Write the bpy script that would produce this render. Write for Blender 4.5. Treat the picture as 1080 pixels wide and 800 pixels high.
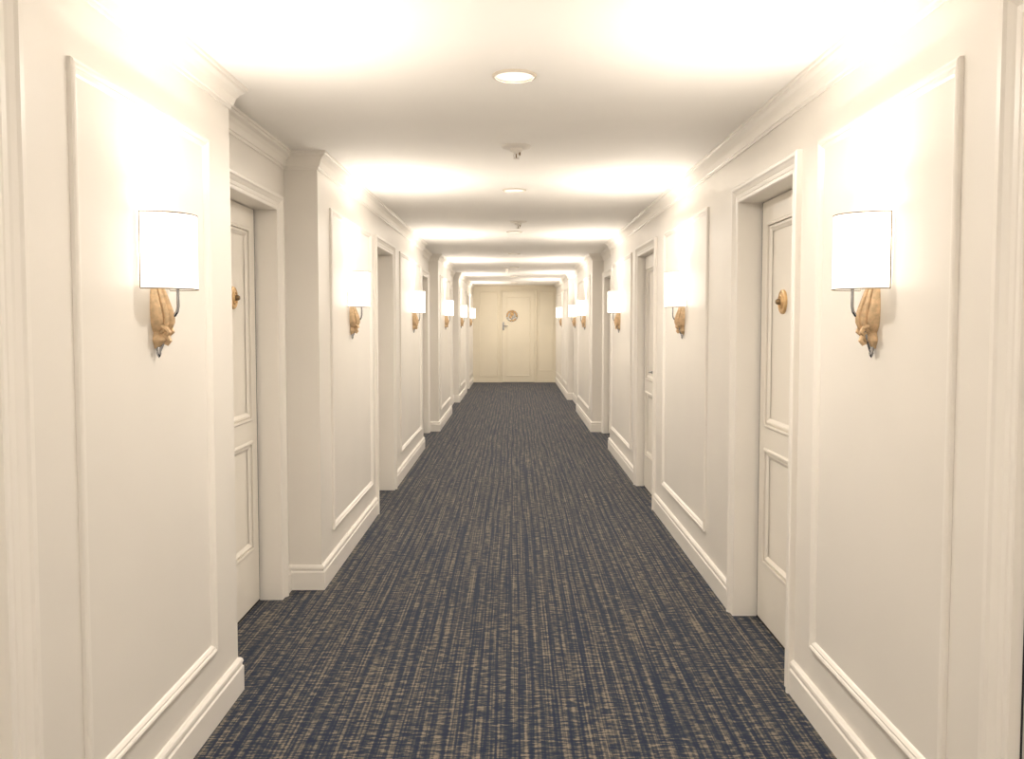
import bpy, bmesh, math
from mathutils import Vector, Matrix

for o in list(bpy.data.objects):
    bpy.data.objects.remove(o)
S = bpy.context.scene
COL = S.collection

# ------------------------------------------------------------------ camera
CAM_H = 1.48
PITCH = math.radians(3.0)
FPX = 910.0
cam = bpy.data.cameras.new('camera')
camo = bpy.data.objects.new('camera', cam)
COL.objects.link(camo)
camo.location = (0, 0, CAM_H)
camo.rotation_euler = (math.pi / 2 - PITCH, 0, 0)
cam.sensor_fit = 'HORIZONTAL'
cam.sensor_width = 36.0
cam.lens = 36.0 * FPX / 1080.0
VPX, VPY = 542.5, 340.0
cam.shift_x = -(VPX - 540) / 1080.0
cam.shift_y = -((400 - FPX * math.tan(PITCH)) - VPY) / 1080.0
cam.clip_start = 0.02
S.camera = camo

# ------------------------------------------------------------------ world, exposure
w = bpy.data.worlds.new('world')
S.world = w
w.use_nodes = True
w.node_tree.nodes['Background'].inputs[0].default_value = (1.0, 0.9, 0.78, 1)
w.node_tree.nodes['Background'].inputs[1].default_value = 0.3
S.view_settings.view_transform = 'Standard'
S.view_settings.look = 'None'
S.view_settings.exposure = 1.55
S.view_settings.gamma = 1.0
S.view_settings.use_curve_mapping = False

UP_W = 4.6
DOWN_W = 6.6
DOWN_COL = (1.0, 0.92, 0.82)
BULB_COL = (1.0, 0.90, 0.79)
SHADE_E = 1.0
SHADE_COL = (1.0, 0.915, 0.81)


# ------------------------------------------------------------------ materials
def new_mat(name):
    m = bpy.data.materials.new(name)
    m.use_nodes = True
    nt = m.node_tree
    return m, nt, nt.nodes['Principled BSDF']


def mat_paint(name, col, rough, bump=0.02, scale=260.0, var=0.02):
    m, nt, b = new_mat(name)
    tc = nt.nodes.new('ShaderNodeTexCoord')
    n = nt.nodes.new('ShaderNodeTexNoise')
    n.inputs['Scale'].default_value = scale
    n.inputs['Detail'].default_value = 3
    nt.links.new(tc.outputs['Object'], n.inputs['Vector'])
    n2 = nt.nodes.new('ShaderNodeTexNoise')
    n2.inputs['Scale'].default_value = 1.7
    nt.links.new(tc.outputs['Object'], n2.inputs['Vector'])
    r = nt.nodes.new('ShaderNodeValToRGB')
    r.color_ramp.elements[0].position = 0.3
    r.color_ramp.elements[1].position = 0.7
    r.color_ramp.elements[0].color = (*[c * (1 - var) for c in col], 1)
    r.color_ramp.elements[1].color = (*[min(1, c * (1 + var)) for c in col], 1)
    nt.links.new(n2.outputs['Fac'], r.inputs['Fac'])
    nt.links.new(r.outputs['Color'], b.inputs['Base Color'])
    bp = nt.nodes.new('ShaderNodeBump')
    bp.inputs['Strength'].default_value = bump
    bp.inputs['Distance'].default_value = 0.002
    nt.links.new(n.outputs['Fac'], bp.inputs['Height'])
    nt.links.new(bp.outputs['Normal'], b.inputs['Normal'])
    b.inputs['Roughness'].default_value = rough
    return m


M_WALL = mat_paint('wall_paint', (0.86, 0.82, 0.76), 0.38, 0.05, 180)
M_TRIM = mat_paint('trim_paint', (0.91, 0.87, 0.81), 0.34, 0.01)
M_CEIL = mat_paint('ceiling_paint', (0.945, 0.92, 0.875), 0.75, 0.05, 120)
M_DOOR = mat_paint('door_paint', (0.88, 0.83, 0.75), 0.36, 0.01)
M_END = mat_paint('end_paint', (0.86, 0.785, 0.635), 0.45, 0.01)
M_WHITE = mat_paint('white_plastic', (0.84, 0.80, 0.74), 0.5, 0.0)
M_DARK = mat_paint('dark_void', (0.02, 0.02, 0.022), 0.9, 0.0)  # near-black paint standing in for shadow in door gaps and rebates
M_SEAL = mat_paint('grey_frame_edge', (0.70, 0.69, 0.65), 0.5, 0.0)


def mat_metal(name, col, rough, noise=0.25, scale=45.0, metallic=1.0):
    m, nt, b = new_mat(name)
    tc = nt.nodes.new('ShaderNodeTexCoord')
    n = nt.nodes.new('ShaderNodeTexNoise')
    n.inputs['Scale'].default_value = scale
    n.inputs['Detail'].default_value = 4
    nt.links.new(tc.outputs['Object'], n.inputs['Vector'])
    r = nt.nodes.new('ShaderNodeValToRGB')
    r.color_ramp.elements[0].position = 0.35
    r.color_ramp.elements[1].position = 0.65
    r.color_ramp.elements[0].color = (*[c * (1 - noise) for c in col], 1)
    r.color_ramp.elements[1].color = (*[min(1, c * (1 + noise * 0.6)) for c in col], 1)
    nt.links.new(n.outputs['Fac'], r.inputs['Fac'])
    nt.links.new(r.outputs['Color'], b.inputs['Base Color'])
    b.inputs['Metallic'].default_value = metallic
    b.inputs['Roughness'].default_value = rough
    return m


M_GOLD = mat_metal('gilded_wood', (0.74, 0.53, 0.32), 0.5, 0.2, 60, 0.25)
M_BRASS = mat_metal('brass', (0.74, 0.50, 0.25), 0.4, 0.12, 30, 0.5)
M_BRONZE = mat_metal('bronze', (0.28, 0.19, 0.10), 0.4, 0.2, 50, 0.6)
M_CHROME = mat_metal('chrome', (0.42, 0.43, 0.46), 0.18, 0.1, 30)
M_RIM = mat_metal('shade_rim', (0.26, 0.19, 0.115), 0.7, 0.05, 30, 0.0)
M_SILVER = mat_metal('silver', (0.62, 0.60, 0.56), 0.35, 0.15, 60, 0.6)


def mat_shade():
    m, nt, b = new_mat('shade_fabric')
    nt.nodes.remove(b)
    out = nt.nodes['Material Output']
    tc = nt.nodes.new('ShaderNodeTexCoord')
    wv = nt.nodes.new('ShaderNodeTexNoise')
    wv.inputs['Scale'].default_value = 300
    nt.links.new(tc.outputs['Object'], wv.inputs['Vector'])
    r = nt.nodes.new('ShaderNodeValToRGB')
    r.color_ramp.elements[0].color = (*[c * 0.97 for c in SHADE_COL], 1)
    r.color_ramp.elements[1].color = (*SHADE_COL, 1)
    nt.links.new(wv.outputs['Fac'], r.inputs['Fac'])
    e = nt.nodes.new('ShaderNodeEmission')
    e.inputs['Strength'].default_value = SHADE_E
    nt.links.new(r.outputs['Color'], e.inputs['Color'])
    d = nt.nodes.new('ShaderNodeBsdfDiffuse')
    d.inputs['Color'].default_value = (0.8, 0.76, 0.68, 1)
    a = nt.nodes.new('ShaderNodeAddShader')
    nt.links.new(e.outputs[0], a.inputs[0])
    nt.links.new(d.outputs[0], a.inputs[1])
    nt.links.new(a.outputs[0], out.inputs['Surface'])
    return m


def mat_emit(name, col, s, diff=(0.8, 0.78, 0.72)):
    m, nt, b = new_mat(name)
    b.inputs['Base Color'].default_value = (*diff, 1)
    b.inputs['Roughness'].default_value = 0.4
    b.inputs['Emission Color'].default_value = (*col, 1)
    b.inputs['Emission Strength'].default_value = s
    return m


M_SHADE = mat_shade()
M_LINING = mat_paint('shade_lining', (0.86, 0.83, 0.78), 0.7, 0.0)
M_GLOW_PLATE = mat_emit('diffuser_glass', (1, 0.93, 0.82), 0.55)
M_BULB = mat_emit('bulb_glass', (1, 0.88, 0.7), 3.0)
M_LENS = mat_emit('downlight_lens', (1, 0.93, 0.82), 0.28)  # faint glow added so the unlit lens stays pale


def mat_carpet():
    m, nt, b = new_mat('woven_carpet')
    N, L = nt.nodes, nt.links
    geo = N.new('ShaderNodeNewGeometry')

    def streak(sx, sy, off, detail, rough=0.6, dist=0.0):
        mp = N.new('ShaderNodeMapping')
        mp.inputs['Scale'].default_value = (sx, sy, 1)
        mp.inputs['Location'].default_value = (off, off * 1.7, 0)
        L.new(geo.outputs['Position'], mp.inputs['Vector'])
        n = N.new('ShaderNodeTexNoise')
        n.noise_dimensions = '2D'
        n.inputs['Scale'].default_value = 1.0
        n.inputs['Detail'].default_value = detail
        n.inputs['Roughness'].default_value = rough
        n.inputs['Distortion'].default_value = dist
        L.new(mp.outputs[0], n.inputs['Vector'])
        return n.outputs['Fac']

    def math_(op, a, c):
        x = N.new('ShaderNodeMath')
        x.operation = op
        for i, v in enumerate((a, c)):
            if isinstance(v, (int, float)):
                x.inputs[i].default_value = v
            else:
                L.new(v, x.inputs[i])
        return x.outputs[0]

    fine = streak(120, 1.6, 11.7, 1.5)         # narrow warp lines
    weft = streak(15, 68, 27.3, 2.0)           # short lines across
    weft2 = streak(34, 125, 41.9, 1.5)
    grain = streak(300, 300, 61.0, 1.0)
    sep = N.new('ShaderNodeSeparateXYZ')
    L.new(geo.outputs['Position'], sep.inputs[0])

    def stripe(period, wob, wsx, wsy, off):
        ph = math_('MULTIPLY', sep.outputs['X'], 2 * math.pi / period)
        ph = math_('ADD', ph, math_('MULTIPLY', streak(wsx, wsy, off, 1.0), wob))
        sn = math_('SINE', ph, 0.0)
        return math_('ADD', math_('MULTIPLY', sn, 0.5), 0.5)

    gate = streak(9, 0.8, 77.0, 1.0)
    dark = math_('POWER', stripe(0.047, 9.0, 9, 0.35, 5.0), 2.2)      # dark runs along the hall
    thin = stripe(0.0165, 7.0, 14, 0.9, 15.0)
    t = math_('MULTIPLY', fine, 0.85)
    t = math_('ADD', t, math_('MULTIPLY', weft, 1.35))
    t = math_('ADD', t, math_('MULTIPLY', weft2, 0.90))
    t = math_('ADD', t, math_('MULTIPLY', grain, 0.35))
    t = math_('DIVIDE', t, 3.45)
    t = math_('SUBTRACT', t, math_('MULTIPLY', math_('MULTIPLY', dark, gate), 0.165))
    t = math_('ADD', t, math_('MULTIPLY', thin, 0.045))
    t = math_('ADD', t, 0.0)
    r = N.new('ShaderNodeValToRGB')
    cr = r.color_ramp
    cr.elements[0].position = 0.39
    cr.elements[0].color = (0.007, 0.017, 0.046, 1)
    cr.elements[1].position = 0.61
    cr.elements[1].color = (0.24, 0.20, 0.155, 1)
    e = cr.elements.new(0.46)
    e.color = (0.014, 0.025, 0.050, 1)
    e = cr.elements.new(0.505)
    e.color = (0.043, 0.047, 0.057, 1)
    e = cr.elements.new(0.55)
    e.color = (0.094, 0.087, 0.079, 1)
    L.new(t, r.inputs['Fac'])
    L.new(r.outputs['Color'], b.inputs['Base Color'])
    b.inputs['Roughness'].default_value = 0.95
    b.inputs['Specular IOR Level'].default_value = 0.15
    b.inputs['Sheen Weight'].default_value = 0.12
    b.inputs['Sheen Roughness'].default_value = 0.5
    bp = N.new('ShaderNodeBump')
    bp.inputs['Strength'].default_value = 0.35
    bp.inputs['Distance'].default_value = 0.003
    L.new(t, bp.inputs['Height'])
    L.new(bp.outputs['Normal'], b.inputs['Normal'])
    return m


M_CARPET = mat_carpet()


# ------------------------------------------------------------------ mesh helpers
def link(name, bm, mats, parent=None, smooth=False, loc=None, recalc=True):
    if recalc:
        bmesh.ops.recalc_face_normals(bm, faces=bm.faces[:])
    me = bpy.data.meshes.new(name)
    bm.to_mesh(me)
    bm.free()
    if not isinstance(mats, (list, tuple)):
        mats = [mats]
    for m in mats:
        me.materials.append(m)
    if smooth:
        for p in me.polygons:
            p.use_smooth = True
        me.set_sharp_from_angle(angle=math.radians(38))
    o = bpy.data.objects.new(name, me)
    COL.objects.link(o)
    if parent is not None:
        o.parent = parent
    if loc is not None:
        o.location = loc
    return o


def box(bm, x0, x1, y0, y1, z0, z1, mi=0):
    x0, x1 = min(x0, x1), max(x0, x1)
    y0, y1 = min(y0, y1), max(y0, y1)
    vs = [bm.verts.new(p) for p in ((x0, y0, z0), (x1, y0, z0), (x1, y1, z0), (x0, y1, z0),
                                    (x0, y0, z1), (x1, y0, z1), (x1, y1, z1), (x0, y1, z1))]
    for f in ((0, 3, 2, 1), (4, 5, 6, 7), (0, 1, 5, 4), (1, 2, 6, 5), (2, 3, 7, 6), (3, 0, 4, 7)):
        fc = bm.faces.new([vs[i] for i in f])
        fc.material_index = mi


def sweep(bm, path, closed, prof, fmap, side=1):
    """path: 2D points; prof: (o, d) closed outline; o = offset to the left of travel * side."""
    n = len(path)
    rings = []
    for i in range(n):
        p = Vector(path[i])
        ns = []
        if closed or i > 0:
            a = Vector(path[(i - 1) % n])
            t = (p - a).normalized()
            ns.append(Vector((-t.y, t.x)) * side)
        if closed or i < n - 1:
            c = Vector(path[(i + 1) % n])
            t = (c - p).normalized()
            ns.append(Vector((-t.y, t.x)) * side)
        if len(ns) == 2:
            m = (ns[0] + ns[1]) / (1 + ns[0].dot(ns[1]))
        else:
            m = ns[0]
        rings.append([bm.verts.new(fmap(p.x + m.x * o, p.y + m.y * o, d)) for o, d in prof])
    k = len(prof)
    for i in range(n if closed else n - 1):
        r0, r1 = rings[i], rings[(i + 1) % n]
        for j in range(k):
            bm.faces.new((r0[j], r0[(j + 1) % k], r1[(j + 1) % k], r1[j]))
    if not closed:
        bm.faces.new(rings[0][::-1])
        bm.faces.new(rings[-1])


def lathe(bm, prof, fmap, seg=40, mi=0, start=0.0, end=2 * math.pi):
    """prof: list of (r, h). fmap(a, b, h)."""
    rings = []
    for r, h in prof:
        if r < 1e-6:
            rings.append([bm.verts.new(fmap(0, 0, h))])
        else:
            rings.append([bm.verts.new(fmap(r * math.cos(2 * math.pi * i / seg), r * math.sin(2 * math.pi * i / seg), h))
                          for i in range(seg)])
    for a, b in zip(rings, rings[1:]):
        for i in range(seg):
            j = (i + 1) % seg
            if len(a) == 1 and len(b) == 1:
                continue
            if len(a) == 1:
                f = bm.faces.new((a[0], b[i], b[j]))
            elif len(b) == 1:
                f = bm.faces.new((a[i], b[0], a[j]))
            else:
                f = bm.faces.new((a[i], b[i], b[j], a[j]))
            f.material_index = mi


def tube(bm, pts, rad, seg=10, mi=0):
    pts = [Vector(p) for p in pts]
    rad = rad if isinstance(rad, (list, tuple)) else [rad] * len(pts)
    rings = []
    up = Vector((0.13, 0.97, 0.2)).normalized()
    for i, p in enumerate(pts):
        t = (pts[min(i + 1, len(pts) - 1)] - pts[max(i - 1, 0)]).normalized()
        a = t.cross(up).normalized()
        b = t.cross(a).normalized()
        rings.append([bm.verts.new(p + (a * math.cos(2 * math.pi * k / seg) + b * math.sin(2 * math.pi * k / seg)) * rad[i])
                      for k in range(seg)])
    for r0, r1 in zip(rings, rings[1:]):
        for k in range(seg):
            f = bm.faces.new((r0[k], r0[(k + 1) % seg], r1[(k + 1) % seg], r1[k]))
            f.material_index = mi
    bm.faces.new(rings[0][::-1]).material_index = mi
    bm.faces.new(rings[-1]).material_index = mi


def empty(name, loc=(0, 0, 0), rz=0.0):
    o = bpy.data.objects.new(name, None)
    COL.objects.link(o)
    o.location = loc
    o.rotation_euler = (0, 0, rz)
    o.empty_display_size = 0.1
    return o


def tag(o, label, cat, group=None, kind=None):
    o['label'] = label
    o['category'] = cat
    if group:
        o['group'] = group
    if kind:
        o['kind'] = kind


def structure(o, label=None):
    o['kind'] = 'structure'
    if label:
        o['label'] = label
        o['category'] = {'w': 'wall', 'f': 'floor', 'c': 'ceiling', 'd': 'door', 'b': 'baseboard', 't': 'trim'}[o.name[0]]


# ------------------------------------------------------------------ plan of the corridor
CEIL = 2.40
Y_BACK, Y_END = -4.0, 21.35
XOUT = 1.75
# runs of wall: (X of the wall face, y start, y end)
LEFT_RUNS = [(1.11, Y_BACK, 3.40), (1.25, 3.40, 4.73), (1.07, 4.73, 10.10), (1.16, 10.10, 11.70),
             (1.03, 11.70, 14.00), (1.13, 14.00, 15.95), (1.03, 15.95, Y_END)]
RIGHT_RUNS = [(1.115, Y_BACK, 10.05), (1.20, 10.05, 11.65), (1.05, 11.65, 14.40), (1.13, 14.40, 16.50),
              (1.03, 16.50, Y_END)]
# doors: y0, y1 of the clear opening, head height, casing width, leaf recess
LEFT_DOORS = [(0.98, 1.845, 2.125, 0.100, 0.12), (3.76, 4.54, 2.068, 0.08, 0.105), (6.68, 7.56, 2.068, 0.08, 0.14),
              (10.45, 11.50, 2.068, 0.08, 0.06), (14.35, 15.30, 2.068, 0.08, 0.08), (18.35, 19.25, 2.068, 0.07, 0.09)]
RIGHT_DOORS = [(1.02, 1.885, 2.125, 0.100, 0.12), (3.455, 4.29, 2.068, 0.08, 0.105), (6.84, 7.76, 2.068, 0.08, 0.055),
               (10.45, 11.48, 2.068, 0.08, 0.06)]


def run_at(runs, y):
    for X, a, b in runs:
        if a <= y <= b:
            return X
    return runs[-1][0]


# floor, ceiling
bm = bmesh.new()
box(bm, -XOUT, XOUT, Y_BACK - 0.2, Y_END + 0.2, -0.10, 0.0)
structure(link('floor', bm, M_CARPET), 'dark blue and beige woven carpet running down the corridor')
bm = bmesh.new()
box(bm, -XOUT, XOUT, Y_BACK - 0.2, Y_END + 0.2, CEIL, CEIL + 0.12)
structure(link('ceiling', bm, M_CEIL), 'flat cream ceiling over the corridor')


def build_wall(name, sgn, runs, doors, label):
    bm = bmesh.new()
    for X, a, b in runs:
        ds = [d for d in doors if a <= d[0] and d[1] <= b]
        y = a
        for d in ds:
            o0, o1, top = d[0] - 0.02, d[1] + 0.02, d[2] + 0.02
            box(bm, sgn * X, sgn * XOUT, y, o0, 0, CEIL)
            box(bm, sgn * X, sgn * XOUT, o0, o1, top, CEIL)
            y = o1
        box(bm, sgn * X, sgn * XOUT, y, b, 0, CEIL)
    structure(link(name, bm, M_WALL), label)


build_wall('wall_left', -1, LEFT_RUNS, LEFT_DOORS, 'cream left corridor wall with recessed door bays')
build_wall('wall_right', 1, RIGHT_RUNS, RIGHT_DOORS, 'cream right corridor wall with doorways')

# back wall behind the camera
bm = bmesh.new()
box(bm, -XOUT, XOUT, Y_BACK - 0.2, Y_BACK, 0, CEIL)
structure(link('wall_back', bm, M_WALL), 'cream corridor end behind the viewer')
# far end wall with a hole for the end door
EX0, EX1, EZ = -0.30, 0.50, 2.235
bm = bmesh.new()
box(bm, -XOUT, EX0 - 0.02, Y_END, Y_END + 0.2, 0, CEIL)
box(bm, EX1 + 0.02, XOUT, Y_END, Y_END + 0.2, 0, CEIL)
box(bm, EX0 - 0.02, EX1 + 0.02, Y_END, Y_END + 0.2, EZ + 0.02, CEIL)
structure(link('wall_end', bm, M_END), 'pale tan panelled wall closing the far end of the corridor')


# ------------------------------------------------------------------ crown and baseboard
def plan_path(sgn, runs, y0, y1):
    """polyline of the wall face between y0 and y1"""
    pts = []
    for X, a, b in runs:
        s, e = max(a, y0), min(b, y1)
        if e - s < 1e-6:
            continue
        pts.append((sgn * X, s))
        pts.append((sgn * X, e))
    return pts


CROWN = [(0, -0.092), (0.006, -0.092), (0.008, -0.080), (0.014, -0.078), (0.016, -0.070), (0.022, -0.050),
         (0.034, -0.032), (0.048, -0.022), (0.050, -0.012), (0.058, -0.010), (0.060, 0.0), (0, 0.0)]
BASE = [(0, 0), (0.018, 0), (0.018, 0.098), (0.013, 0.104), (0.013, 0.112), (0.017, 0.118), (0.015, 0.128),
        (0.008, 0.136), (0, 0.138)]


def fl(z0):
    return lambda u, v, d: (u, v, z0 + d)


path = plan_path(-1, LEFT_RUNS, Y_BACK, Y_END)
bm = bmesh.new()
sweep(bm, path, False, CROWN, fl(CEIL), side=-1)
structure(link('trim_1', bm, M_TRIM), 'cream crown moulding along the top of the left wall')
path = plan_path(1, RIGHT_RUNS, Y_BACK, Y_END)
bm = bmesh.new()
sweep(bm, path, False, CROWN, fl(CEIL), side=1)
structure(link('trim_2', bm, M_TRIM), 'cream crown moulding along the top of the right wall')
bm = bmesh.new()
sweep(bm, [(-1.03, Y_END), (1.03, Y_END)], False, [(o * .6, d * .6) for o, d in CROWN], fl(CEIL), side=-1)
structure(link('trim_3', bm, M_END), 'small crown moulding over the far end wall')


def baseboards(name, sgn, runs, doors, label):
    bm = bmesh.new()
    y = Y_BACK
    spans = []
    for d in doors:
        spans.append((y, d[0] - d[3]))
        y = d[1] + d[3]
    spans.append((y, Y_END))
    for a, b in spans:
        sweep(bm, plan_path(sgn, runs, a, b), False, BASE, fl(0), side=(-1 if sgn < 0 else 1))
    structure(link(name, bm, M_TRIM), label)


baseboards('baseboard_left', -1, LEFT_RUNS, LEFT_DOORS, 'cream moulded baseboard along the left wall')
baseboards('baseboard_right', 1, RIGHT_RUNS, RIGHT_DOORS, 'cream moulded baseboard along the right wall')
bm = bmesh.new()
sweep(bm, [(-1.03, Y_END), (EX0 - 0.07, Y_END)], False, [(o * .8, d * .5) for o, d in BASE], fl(0), side=-1)
sweep(bm, [(EX1 + 0.07, Y_END), (1.03, Y_END)], False, [(o * .8, d * .5) for o, d in BASE], fl(0), side=-1)
structure(link('baseboard_end', bm, M_END), 'low baseboard at the foot of the far end wall')

# ------------------------------------------------------------------ wall panel mouldings
PANEL = [(0, 0), (0, 0.010), (0.004, 0.014), (0.010, 0.016), (0.016, 0.014), (0.020, 0.010), (0.026, 0.011),
         (0.030, 0.008), (0.034, 0.005), (0.038, 0.0)]
trim_n = [4]


def wall_panel(sgn, runs, y0, y1, z0, z1, label):
    X = run_at(runs, (y0 + y1) / 2)
    bm = bmesh.new()
    sweep(bm, [(y0, z0), (y1, z0), (y1, z1), (y0, z1)], True, PANEL,
          lambda u, v, d: (sgn * (X - d), u, v), side=1)
    o = link('trim_%d' % trim_n[0], bm, M_TRIM)
    structure(o, label)
    trim_n[0] += 1


PZ0, PZ1 = 0.262, 2.140
LEFT_PANELS = [(-3.5, -2.6), (-0.9, 0.1), (2.175, 3.14), (5.02, 6.42), (8.05, 9.82), (11.95, 13.80), (16.25, 17.95), (19.55, 21.15)]
RIGHT_PANELS = [(-3.5, -2.6), (-0.9, 0.1), (2.175, 3.175), (4.97, 6.41), (8.20, 9.85), (11.95, 14.15), (16.75, 18.1), (18.5, 21.1)]
ordn = ['behind the viewer', 'just behind the viewer', 'nearest', 'second', 'third', 'fourth', 'fifth', 'sixth']
for i, (a, b) in enumerate(LEFT_PANELS):
    wall_panel(-1, LEFT_RUNS, a, b, PZ0, PZ1, 'rectangular cream panel moulding on the left wall, %s panel from the front' % ordn[i])
for i, (a, b) in enumerate(RIGHT_PANELS):
    wall_panel(1, RIGHT_RUNS, a, b, PZ0, PZ1, 'rectangular cream panel moulding on the right wall, %s panel from the front' % ordn[i])
# end wall panels
for i, (a, b, z0, z1, t) in enumerate([(-0.87, -0.40, 0.147, 2.235, 'left'), (0.60, 0.97, 0.29, 2.235, 'right')]):
    bm = bmesh.new()
    sweep(bm, [(a, z0), (b, z0), (b, z1), (a, z1)], True, [(o * .6, d * .7) for o, d in PANEL],
          lambda u, v, d: (u, Y_END - d, v), side=1)
    o = link('trim_%d' % trim_n[0], bm, M_END)
    structure(o, 'tall narrow panel moulding %s of the door on the far end wall' % t)
    trim_n[0] += 1


# ------------------------------------------------------------------ doors
def casing_profile(wd):
    k = wd / 0.08
    return [(0, 0), (0, 0.010), (0.004 * k, 0.013), (0.014 * k, 0.013), (0.018 * k, 0.009), (0.022 * k, 0.012),
            (0.034 * k, 0.014), (0.038 * k, 0.010), (0.044 * k, 0.014), (0.056 * k, 0.020), (0.062 * k, 0.026),
            (0.074 * k, 0.027), (0.080 * k, 0.022), (0.080 * k, 0.0)]


LEAFMOULD = [(0, 0), (0, 0.004), (0.006, 0.010), (0.014, 0.011), (0.020, 0.006), (0.030, 0.0)]


def disc_medallion(parent, R, fm, name='brass_medallion'):
    bm = bmesh.new()
    lathe(bm, [(0, 0), (R, 0), (R, 0.004), (R * 0.97, 0.008), (R * 0.86, 0.010), (R * 0.82, 0.008), (R * 0.60, 0.009),
               (R * 0.56, 0.013), (R * 0.48, 0.014), (R * 0.45, 0.010), (R * 0.36, 0.010), (R * 0.32, 0.014),
               (0, 0.015)], fm, 48, 0)
    o = link(name, bm, M_BRASS, parent, smooth=True)
    o['label'] = 'round brass medallion'
    bm = bmesh.new()
    lathe(bm, [(0, 0.015), (R * 0.26, 0.015), (R * 0.24, 0.024), (R * 0.15, 0.030), (0, 0.031)], fm, 24, 0)
    b = link('bell_button', bm, M_BRONZE, parent, smooth=True)
    b['label'] = 'dark bronze centre button of the medallion'
    return o


door_n = [1]


def build_door(sgn, runs, spec, label, medallion=False, handle=True, handle_y=None, seal=False):
    y0, y1, top, cw, rec = spec
    X = run_at(runs, (y0 + y1) / 2)
    root = empty('door_%d' % door_n[0], (sgn * X, (y0 + y1) / 2, 0))
    door_n[0] += 1
    structure(root, label)
    yc = (y0 + y1) / 2

    # local coords: x outward into the wall is sgn*, so local x = -sgn*depth is into the corridor
    def P(u, v, d):        # u = world y, v = z, d = out of the wall into the corridor
        return (-sgn * d, u - yc, v)
    # casing
    bm = bmesh.new()
    sweep(bm, [(y0, 0), (y0, top), (y1, top), (y1, 0)], False, casing_profile(cw), P, side=1)
    link('casing', bm, M_TRIM, root)
    # lining (jambs and head)
    D = rec + 0.10
    bm = bmesh.new()
    box(bm, 0, sgn * D, y0 - 0.019 - yc, y0 - yc, 0, top + 0.019)
    box(bm, 0, sgn * D, y1 - yc, y1 + 0.019 - yc, 0, top + 0.019)
    box(bm, 0, sgn * D, y0 - yc, y1 - yc, top, top + 0.019)
    # thin stop bead
    link('jamb', bm, M_TRIM, root)
    # leaf
    g = 0.011
    a, b, lo, hi = y0 + 0.004, y1 - 0.020, 0.014, top - 0.004
    bm = bmesh.new()
    st, rail, dp = 0.105, 0.12, 0.014
    p1 = (0.99, 1.945)
    p2 = (0.316, 0.855)
    f0, f1 = -rec, -rec - 0.042           # d of front and back

    def lbox(ya, yb, za, zb, da, db, mi=0):
        box(bm, -sgn * da, -sgn * db, ya - yc, yb - yc, za, zb, mi)
    lbox(a, a + st, lo, hi, f0, f1)
    lbox(b - st, b, lo, hi, f0, f1)
    lbox(a + st, b - st, lo, p2[0], f0, f1)
    lbox(a + st, b - st, p2[1], p1[0], f0, f1)
    lbox(a + st, b - st, p1[1], hi, f0, f1)
    lbox(a + st, b - st, p2[0], p2[1], f0 - dp, f1 + 0.004)
    lbox(a + st, b - st, p1[0], p1[1], f0 - dp, f1 + 0.004)
    for z0, z1 in (p1, p2):
        sweep(bm, [(a + st, z0), (b - st, z0), (b - st, z1), (a + st, z1)], True,
              [(o, dd + f0 - dp + 0.003) for o, dd in LEAFMOULD], P, side=1)
        sweep(bm, [(a + st, z0), (b - st, z0), (b - st, z1), (a + st, z1)], True,
              [(0, f0 - 0.001), (0, f0 + 0.007), (-0.010, f0 + 0.008), (-0.016, f0 + 0.004), (-0.018, f0 - 0.001)], P, side=1)
    leaf = link('door_leaf', bm, M_DOOR, root)
    # near-black boxes stand in for the unlit room and the shadowed gaps
    bm = bmesh.new()
    box(bm, sgn * (D + 0.001), sgn * (D + 0.02), y0 - 0.018 - yc, y1 + 0.018 - yc, 0.001, top + 0.018)
    box(bm, sgn * (rec + 0.002), sgn * (D), y0 + 0.001 - yc, y1 - 0.001 - yc, 0.0005, 0.004)
    box(bm, sgn * (rec + 0.004), sgn * (D), y1 - 0.019 - yc, y1 - 0.0005 - yc, 0.004, top - 0.001)
    o = link('dark_gap', bm, M_DARK, root)
    o['label'] = 'near-black fill painted in for the shadow in the closed door gaps'
    if medallion:
        mz, R = medallion[0], medallion[1]
        my = medallion[2]

        def fm(p, q, h):
            return (sgn * rec - sgn * (h * 1.2 + 0.0005 - dp), my - yc + p, mz + q)
        disc_medallion(leaf, R, fm)
    if handle:
        hy = handle_y if handle_y is not None else y0 + 0.075
        bm = bmesh.new()
        x0 = sgn * rec
        def H(dd, yy, zz):
            return (x0 - sgn * dd, hy - yc + yy, 1.07 + zz)
        # rose
        lathe(bm, [(0, 0), (0.026, 0), (0.026, 0.006), (0.020, 0.009), (0.012, 0.010), (0.010, 0.040), (0, 0.042)],
              lambda p, q, h: H(h, p, q), 20)
        tube(bm, [H(0.040, 0, 0), H(0.044, 0.02, 0), H(0.044, 0.07, -0.002), H(0.040, 0.105, -0.006), H(0.036, 0.112, -0.008)],
             [0.009, 0.008, 0.0075, 0.007, 0.004], 10)
        lathe(bm, [(0, 0), (0.016, 0), (0.015, 0.006), (0, 0.008)], lambda p, q, h: H(h, p, q + 0.065), 16)
        o = link('handle', bm, M_CHROME, leaf, smooth=True)
        o['label'] = 'grey metal lever handle'
    if seal:
        bm = bmesh.new()
        box(bm, sgn * 0.020, sgn * (rec - 0.002), y1 - 0.012 - yc, y1 - yc, 0, top)
        o = link('jamb_strip', bm, M_SEAL, root)
        o['label'] = 'pale grey strip on the door jamb'
        bm = bmesh.new()
        box(bm, sgn * 0.017, sgn * 0.0198, y1 - 0.004 - yc, y1 - yc, 0, top)  # dark strip stands in for the shadow in the jamb rebate
        o = link('seal', bm, M_DARK, root)
        o['label'] = 'thin dark line painted in for shadow in the jamb rebate'
    return root


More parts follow.
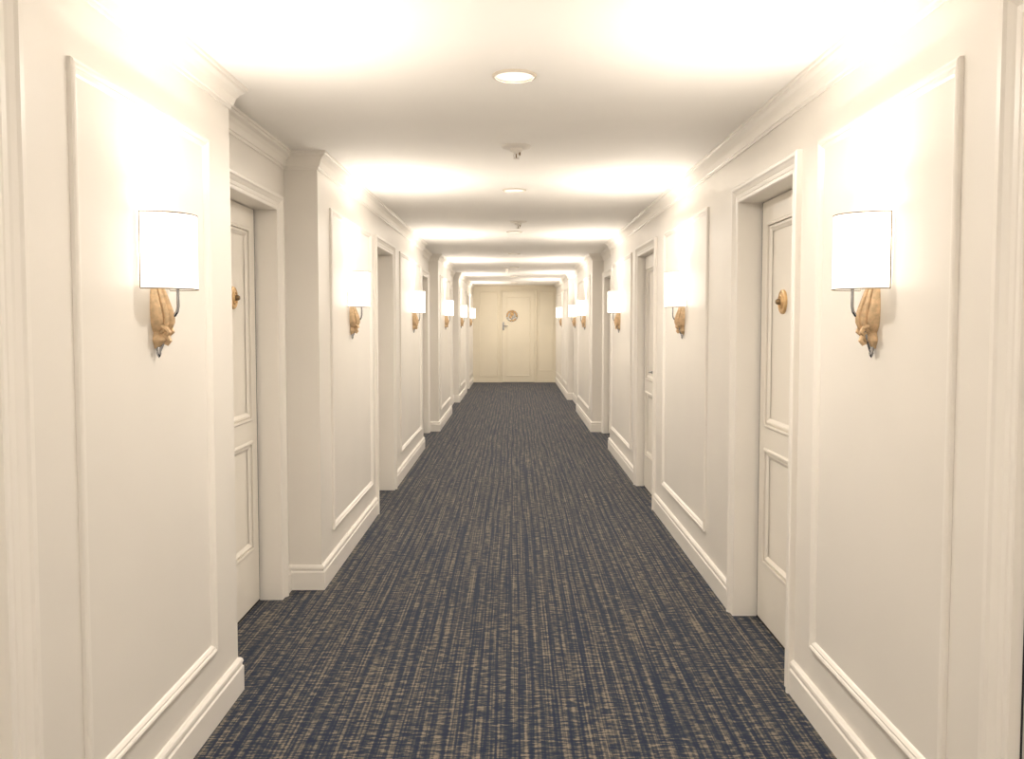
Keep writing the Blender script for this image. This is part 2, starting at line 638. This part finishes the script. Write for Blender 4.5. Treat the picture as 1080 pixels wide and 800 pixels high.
LD = ['nearest door on the left wall, cut off by the frame edge',
      'cream panelled door with brass medallion in the first left recess',
      'cream door in the left wall beyond the second sconce',
      'cream door inside the second left recess',
      'cream door inside the third left recess',
      'farthest cream door on the left wall']
RD = ['nearest door on the right wall, cut off by the frame edge',
      'cream two-panel door with round brass medallion on the right wall',
      'cream door with grey lever handle on the right wall',
      'cream door inside the right wall recess beyond the third sconce']
for i, d in enumerate(LEFT_DOORS):
    med = (1.60, 0.055, 4.20, 0.0) if i == 1 else False
    build_door(-1, LEFT_RUNS, d, LD[i], medallion=med, seal=False)
for i, d in enumerate(RIGHT_DOORS):
    med = (1.575, 0.056, 3.965, 0.0) if i == 1 else False
    build_door(1, RIGHT_RUNS, d, RD[i], medallion=med, handle_y=(7.10 if i == 2 else None), seal=(i == 0))

# ---- end door
root = empty('door_%d' % door_n[0], ((EX0 + EX1) / 2, Y_END, 0))
structure(root, 'pale tan door with a round ornamental plaque at the corridor end')
exc = (EX0 + EX1) / 2
PE = lambda u, v, d: (u - exc, -d, v)
bm = bmesh.new()
sweep(bm, [(EX0, 0), (EX0, EZ), (EX1, EZ), (EX1, 0)], False, [(o * .7, d) for o, d in casing_profile(0.08)], PE, side=1)
box(bm, EX0 - 0.019 - exc, EX0 - exc, 0, 0.12, 0, EZ + 0.019)
box(bm, EX1 - exc, EX1 + 0.019 - exc, 0, 0.12, 0, EZ + 0.019)
box(bm, EX0 - exc, EX1 - exc, 0, 0.12, EZ, EZ + 0.019)
link('casing', bm, M_END, root)
bm = bmesh.new()
box(bm, EX0 + 0.003 - exc, EX1 - 0.003 - exc, 0.006, 0.05, 0.008, EZ - 0.003)
sweep(bm, [(EX0 + .1, 0.15), (EX1 - .1, 0.15), (EX1 - .1, EZ - .12), (EX0 + .1, EZ - .12)], True,
      [(o, d - 0.007) for o, d in LEAFMOULD], PE, side=1)
leaf = link('door_leaf', bm, M_END, root)
bm = bmesh.new()
box(bm, EX0 - exc, EX1 - exc, 0.121, 0.13, 0.001, EZ)  # near-black back panel stands in for shadow behind the leaf
o = link('dark_gap', bm, M_DARK, root)
# handle plate + lever
bm = bmesh.new()
box(bm, EX0 + 0.012 - exc, EX0 + 0.045 - exc, -0.004, 0.006, 1.29, 1.49)
tube(bm, [(EX0 + .028 - exc, 0.012, 1.40), (EX0 + .028 - exc, -0.03, 1.40), (EX0 + .14 - exc, -0.034, 1.395)], 0.009, 8)
o = link('handle', bm, M_CHROME, leaf)
o['label'] = 'dark metal handle plate'
# plaque: ring wreath with lobes
def fme(p, q, h):
    return (-0.06 - exc + p, 0.0055 - h, 1.645 + q)
bm = bmesh.new()
lathe(bm, [(0, 0), (0.145, 0), (0.148, 0.010), (0.135, 0.020), (0.120, 0.016), (0.108, 0.012), (0, 0.013)], fme, 40, 1)
for k in range(14):
    an = 2 * math.pi * k / 14
    cx, cy = 0.118 * math.cos(an), 0.118 * math.sin(an)
    lathe(bm, [(0, 0.040), (0.014, 0.036), (0.024, 0.024), (0.026, 0.012), (0, 0.010)],
          lambda p, q, h, cx=cx, cy=cy: fme(cx + p, cy + q, h), 12, 0 if k not in (8, 9, 13) else 1)
for (cx, cy, r, mi) in [(0.0, 0.045, 0.05, 0), (-0.035, -0.03, 0.035, 0), (0.04, -0.02, 0.036, 1), (0.0, -0.065, 0.03, 1)]:
    lathe(bm, [(0, 0.044), (r * .6, 0.038), (r * .95, 0.024), (r, 0.012), (0, 0.012)],
          lambda p, q, h, cx=cx, cy=cy: fme(cx + p, cy + q, h), 16, mi)
o = link('ornamental_plaque', bm, [M_BRASS, M_SILVER], leaf, smooth=True)
o['label'] = 'round brass and silver wreath plaque'


# ------------------------------------------------------------------ wall sconces
SH_W, SH_D, SH_H = 0.110, 0.125, 0.226     # half width along the wall, depth, height
Z_SB = 1.582                              # bottom of the shade


def shade_pt(t, z, off=0.0):
    return Vector(((SH_D + off) * math.sin(t), -(SH_W + off) * math.cos(t), z))


def sconce_proto():
    root = empty('wall_sconce')
    n = 28
    x_in = 0.006
    # shade: thin half drum with real thickness
    bm = bmesh.new()
    cols = []
    for i in range(n + 1):
        t = math.pi * i / n
        c = []
        for (z, off) in ((0, 0), (SH_H, 0), (SH_H, -0.002), (0, -0.002)):
            p = shade_pt(t, z, off)
            p.x += x_in
            c.append(bm.verts.new(p))
        cols.append(c)
    for a, b in zip(cols, cols[1:]):
        for j in range(4):
            f = bm.faces.new((a[j], a[(j + 1) % 4], b[(j + 1) % 4], b[j]))
            f.material_index = 0 if j == 0 else 1
    bm.faces.new(cols[0][::-1])
    bm.faces.new(cols[-1])
    shade = link('lamp_shade', bm, [M_SHADE, M_LINING], root, smooth=True)
    shade['label'] = 'glowing white half-drum fabric shade'
    # added bottom plate: blocks downward light, glows as the bright underside
    bm = bmesh.new()
    lo_ = [bm.verts.new(shade_pt(math.pi * i / n, 0.006, -0.003) + Vector((x_in, 0, 0))) for i in range(n + 1)]
    hi_ = [bm.verts.new(shade_pt(math.pi * i / n, 0.009, -0.003) + Vector((x_in, 0, 0))) for i in range(n + 1)]
    bm.faces.new(lo_)
    bm.faces.new(hi_[::-1])
    for i in range(n + 1):
        j = (i + 1) % (n + 1)
        bm.faces.new((lo_[i], lo_[j], hi_[j], hi_[i]))
    o = link('diffuser', bm, M_GLOW_PLATE, root)
    o['label'] = 'added glowing white plate closing the underside of the shade'
    # rim piping: around the edges
    bm = bmesh.new()
    for z in (0.0, SH_H):
        tube(bm, [shade_pt(math.pi * i / n, z, 0.0002) + Vector((x_in, 0, 0)) for i in range(n + 1)], 0.0021, 6)
    for t in (0, math.pi):
        p0, p1 = shade_pt(t, 0), shade_pt(t, SH_H)
        tube(bm, [p0 + Vector((x_in, 0, 0)), p1 + Vector((x_in, 0, 0))], 0.0021, 6)
    o = link('shade_rim', bm, M_RIM, root, smooth=True)
    o['label'] = 'thin tan piping round the shade edge'
    # carved gilded bracket: lofted half sections with flutes
    secs = [(0.012, 0.024, 0.020), (-0.010, 0.029, 0.028), (-0.035, 0.032, 0.036), (-0.060, 0.033, 0.044),
            (-0.082, 0.032, 0.050), (-0.100, 0.030, 0.050), (-0.115, 0.025, 0.044), (-0.126, 0.017, 0.032),
            (-0.133, 0.011, 0.022), (-0.140, 0.012, 0.024), (-0.149, 0.017, 0.034), (-0.158, 0.018, 0.034),
            (-0.167, 0.013, 0.025), (-0.175, 0.008, 0.016), (-0.182, 0.006, 0.011)]
    bm = bmesh.new()
    m = 30
    rings = []
    for z, hw, d in secs:
        r = []
        for i in range(m + 1):
            t = math.pi * i / m
            fl_ = 1.0 + 0.13 * math.cos(t * 10) * (1 if z > -0.12 else 0.5)
            r.append(bm.verts.new((0.0005 + d * math.sin(t) * fl_, -hw * math.cos(t), z)))
        rings.append(r)
    for a, b in zip(rings, rings[1:]):
        for j in range(m):
            bm.faces.new((a[j], a[j + 1], b[j + 1], b[j]))
        bm.faces.new((a[m], a[0], b[0], b[m]))
    bm.faces.new(rings[0])
    bm.faces.new(rings[-1][::-1])
    # three carved leaf ribs that stand proud of the body and curl at the foot
    for sy, w0 in ((-0.017, 0.0075), (0.0, 0.009), (0.017, 0.0075)):
        k = 0.80 if abs(sy) > 0.001 else 1.0
        pts, rr = [], []
        for z, hw, d in secs[:9]:
            pts.append((0.002 + d * k * 1.06, sy * hw / 0.033, z))
            rr.append(w0 * (0.5 + 0.5 * d / 0.05))
        tube(bm, pts, rr, 8)
    # curls under the belly
    for sy in (-1, 1):
        pts = [(0.030, sy * 0.016, -0.112), (0.044, sy * 0.018, -0.120), (0.050, sy * 0.014, -0.131),
               (0.043, sy * 0.010, -0.139), (0.033, sy * 0.010, -0.134)]
        tube(bm, pts, [0.007, 0.0075, 0.007, 0.006, 0.003], 8)
    pts = [(0.026, 0, -0.138), (0.040, 0, -0.147), (0.045, 0, -0.158), (0.038, 0, -0.168), (0.028, 0, -0.166)]
    tube(bm, pts, [0.007, 0.009, 0.009, 0.007, 0.003], 8)
    br = link('bracket', bm, M_GOLD, root, smooth=True)
    br['label'] = 'carved gold leaf-shaped wall bracket'
    # finial, metal
    bm = bmesh.new()
    lathe(bm, [(0, 0.0), (0.007, -0.001), (0.009, -0.008), (0.006, -0.016), (0.0075, -0.021), (0.004, -0.030), (0, -0.036)],
          lambda p, q, h: (0.012 + p, q, -0.176 + h), 16)
    tube(bm, [(0.034, 0.004, -0.128), (0.030, 0.006, -0.150), (0.020, 0.003, -0.178), (0.014, 0, -0.196)],
         [0.004, 0.0045, 0.004, 0.003], 8)
    o = link('finial', bm, M_CHROME, root, smooth=True)
    o['label'] = 'silver metal finial'
    # J arm
    bm = bmesh.new()
    pts = [(0.040, 0, -0.078), (0.052, 0, -0.083), (0.063, 0, -0.080), (0.071, 0, -0.068), (0.074, 0, -0.052),
           (0.074, 0, -0.025), (0.074, 0, 0.0), (0.074, 0, 0.05)]
    tube(bm, pts, [0.0055, 0.0055, 0.005, 0.0048, 0.0048, 0.0048, 0.0048, 0.0048], 10)
    lathe(bm, [(0, 0.05), (0.014, 0.05), (0.016, 0.055), (0.013, 0.10), (0, 0.10)], lambda p, q, h: (0.074 + p, q, h), 16)
    # cross bar that carries the shade
    tube(bm, [(0.006, -0.100, 0.050), (0.072, 0, 0.050), (0.008, 0.100, 0.050)], 0.0025, 6)
    o = link('arm', bm, M_CHROME, root, smooth=True)
    o['label'] = 'curved silver metal arm'
    return root


proto = sconce_proto()
LS = [(2.665, 'nearest and largest sconce on the left wall'),
      (5.64, 'second sconce on the left wall, before the left doorway'),
      (9.10, 'third sconce on the left wall, past the doorway'),
      (12.80, 'fourth sconce on the left wall, far down the corridor'),
      (16.55, 'fifth sconce on the left wall, tiny in the distance'),
      (19.95, 'farthest sconce on the left wall, next to the end wall')]
RS = [(2.665, 'nearest and largest sconce on the right wall'),
      (5.68, 'second sconce on the right wall, between the two doors'),
      (9.12, 'third sconce on the right wall, past the lever-handled door'),
      (12.75, 'fourth sconce on the right wall, far down the corridor'),
      (15.95, 'fifth sconce on the right wall, inside the shallow recess'),
      (18.60, 'farthest sconce on the right wall, next to the end wall')]
BACK = [(-0.40, 'sconce behind the viewer, unseen, added for its light'), (-3.05, 'sconce far behind the viewer, unseen, added for its light')]  # out-of-view sconces, added only to contribute light
first = True


def place_sconce(sgn, runs, y, label):
    global first
    X = run_at(runs, y)
    if first:
        r = proto
        first = False
    else:
        r = proto.copy()
        COL.objects.link(r)
        for ch in list(proto.children):
            if ch.type == 'LIGHT':
                continue
            c = ch.copy()
            COL.objects.link(c)
            c.parent = r
    r.location = (sgn * X, y, Z_SB)
    r.rotation_euler = (0, 0, 0 if sgn < 0 else math.pi)
    tag(r, label, 'wall lamp', 'half-drum wall sconces')
    u = bpy.data.lights.new('shade_uplight', 'AREA')
    u.shape = 'ELLIPSE'
    u.size, u.size_y = 0.05, 0.09
    u.energy = UP_W
    u.color = BULB_COL
    uo = bpy.data.objects.new('shade_uplight', u)
    COL.objects.link(uo)
    uo.parent = r
    uo.location = (0.076, 0, 0.204)
    uo.rotation_euler = (math.pi, math.radians(58), 0)
    return r


for y, t in LS:
    place_sconce(-1, LEFT_RUNS, y, 'lit white half-drum sconce, ' + t)
for y, t in RS:
    place_sconce(1, RIGHT_RUNS, y, 'lit white half-drum sconce, ' + t)
for y, t in BACK:
    place_sconce(-1, LEFT_RUNS, y, 'lit white half-drum left wall ' + t)
    place_sconce(1, RIGHT_RUNS, y, 'lit white half-drum right wall ' + t)


# ------------------------------------------------------------------ ceiling fittings
def ceil_map(p, q, h):
    return (p, q, -h)


def downlight(y, label):
    r = empty('recessed_downlight', (0, y, CEIL))
    R = 0.083
    bm = bmesh.new()
    lathe(bm, [(R - 0.013, 0.0), (R, 0.0), (R, 0.003), (R - 0.004, 0.008), (R - 0.009, 0.009), (R - 0.013, 0.007), (R - 0.013, 0.0)],
          ceil_map, 56)
    o = link('trim_ring', bm, M_RIM2, r, smooth=True)
    bm = bmesh.new()
    lathe(bm, [(0, 0.0005), (R - 0.0135, 0.0005), (R - 0.0135, 0.003), (R * 0.5, 0.005), (0, 0.006)], ceil_map, 56)
    o = link('lens', bm, M_LENS, r, smooth=True)
    o['label'] = 'pale round downlight lens'
    tag(r, label, 'ceiling light', 'recessed ceiling downlights')
    l = bpy.data.lights.new('downlight_lamp', 'AREA')  # light added in fittings taken as unlit, to even out the walls
    l.shape = 'DISK'
    l.size = 0.13
    l.energy = DOWN_W
    l.color = DOWN_COL
    lo = bpy.data.objects.new('downlight_lamp', l)
    COL.objects.link(lo)
    lo.parent = r
    lo.location = (0, 0, -0.0075)


def sprinkler(y, x, label, R=0.078):
    r = empty('fire_sprinkler', (x, y, CEIL))
    bm = bmesh.new()
    lathe(bm, [(0, 0), (R, 0), (R, 0.004), (R - 0.006, 0.010), (R * 0.6, 0.014), (0, 0.015)], ceil_map, 40)
    link('escutcheon', bm, M_WHITE, r, smooth=True)
    bm = bmesh.new()
    lathe(bm, [(0, 0.014), (0.034, 0.014), (0.031, 0.028), (0.016, 0.034), (0.010, 0.040), (0, 0.041)], ceil_map, 24)
    for sx in (-1, 1):
        tube(bm, [(0.009 * sx, 0, -0.036), (0.015 * sx, 0, -0.048), (0.011 * sx, 0, -0.060), (0, 0, -0.066)], 0.0028, 6)
    lathe(bm, [(0, 0.064), (0.017, 0.065), (0.018, 0.067), (0, 0.069)], ceil_map, 20)
    link('sprinkler_head', bm, M_WHITE, r, smooth=True)
    bm = bmesh.new()
    tube(bm, [(0.0, 0, -0.040), (0.0, 0, -0.062)], 0.0035, 8)
    box(bm, 0.014, 0.022, -0.004, 0.004, -0.048, -0.030)
    o = link('heat_bulb', bm, M_BRONZE, r)
    o['label'] = 'small dark heat bulb'
    tag(r, label, 'fire sprinkler', 'pendant ceiling sprinklers')


M_RIM2 = mat_paint('ring_paint', (0.66, 0.59, 0.49), 0.45, 0.0)
downlight(3.27, 'round recessed ceiling downlight nearest the viewer')
downlight(6.05, 'round recessed ceiling downlight between the two sprinklers')
downlight(8.83, 'round ceiling downlight added for even light past the second sprinkler')  # added fitting, carries the row on for even wall light
downlight(11.6, 'round recessed ceiling downlight, fourth in the row')
downlight(14.4, 'round ceiling downlight added for even light, fifth in the row')  # this and the next two are added to light the far corridor evenly
downlight(17.2, 'round ceiling downlight added for even light, sixth in the row')
downlight(20.0, 'round ceiling downlight added for even light nearest the end wall')
downlight(0.48, 'unseen round ceiling downlight above the viewer, added for its light')  # this and the next are out of view, added only for light
downlight(-2.3, 'unseen round ceiling downlight behind the viewer, added for its light')
sprinkler(4.56, 0.01, 'white ceiling sprinkler just past the nearest downlight')
sprinkler(7.92, 0.035, 'white ceiling sprinkler beyond the second downlight')
sprinkler(14.7, -0.13, 'tiny white ceiling sprinkler far down the corridor', 0.05)
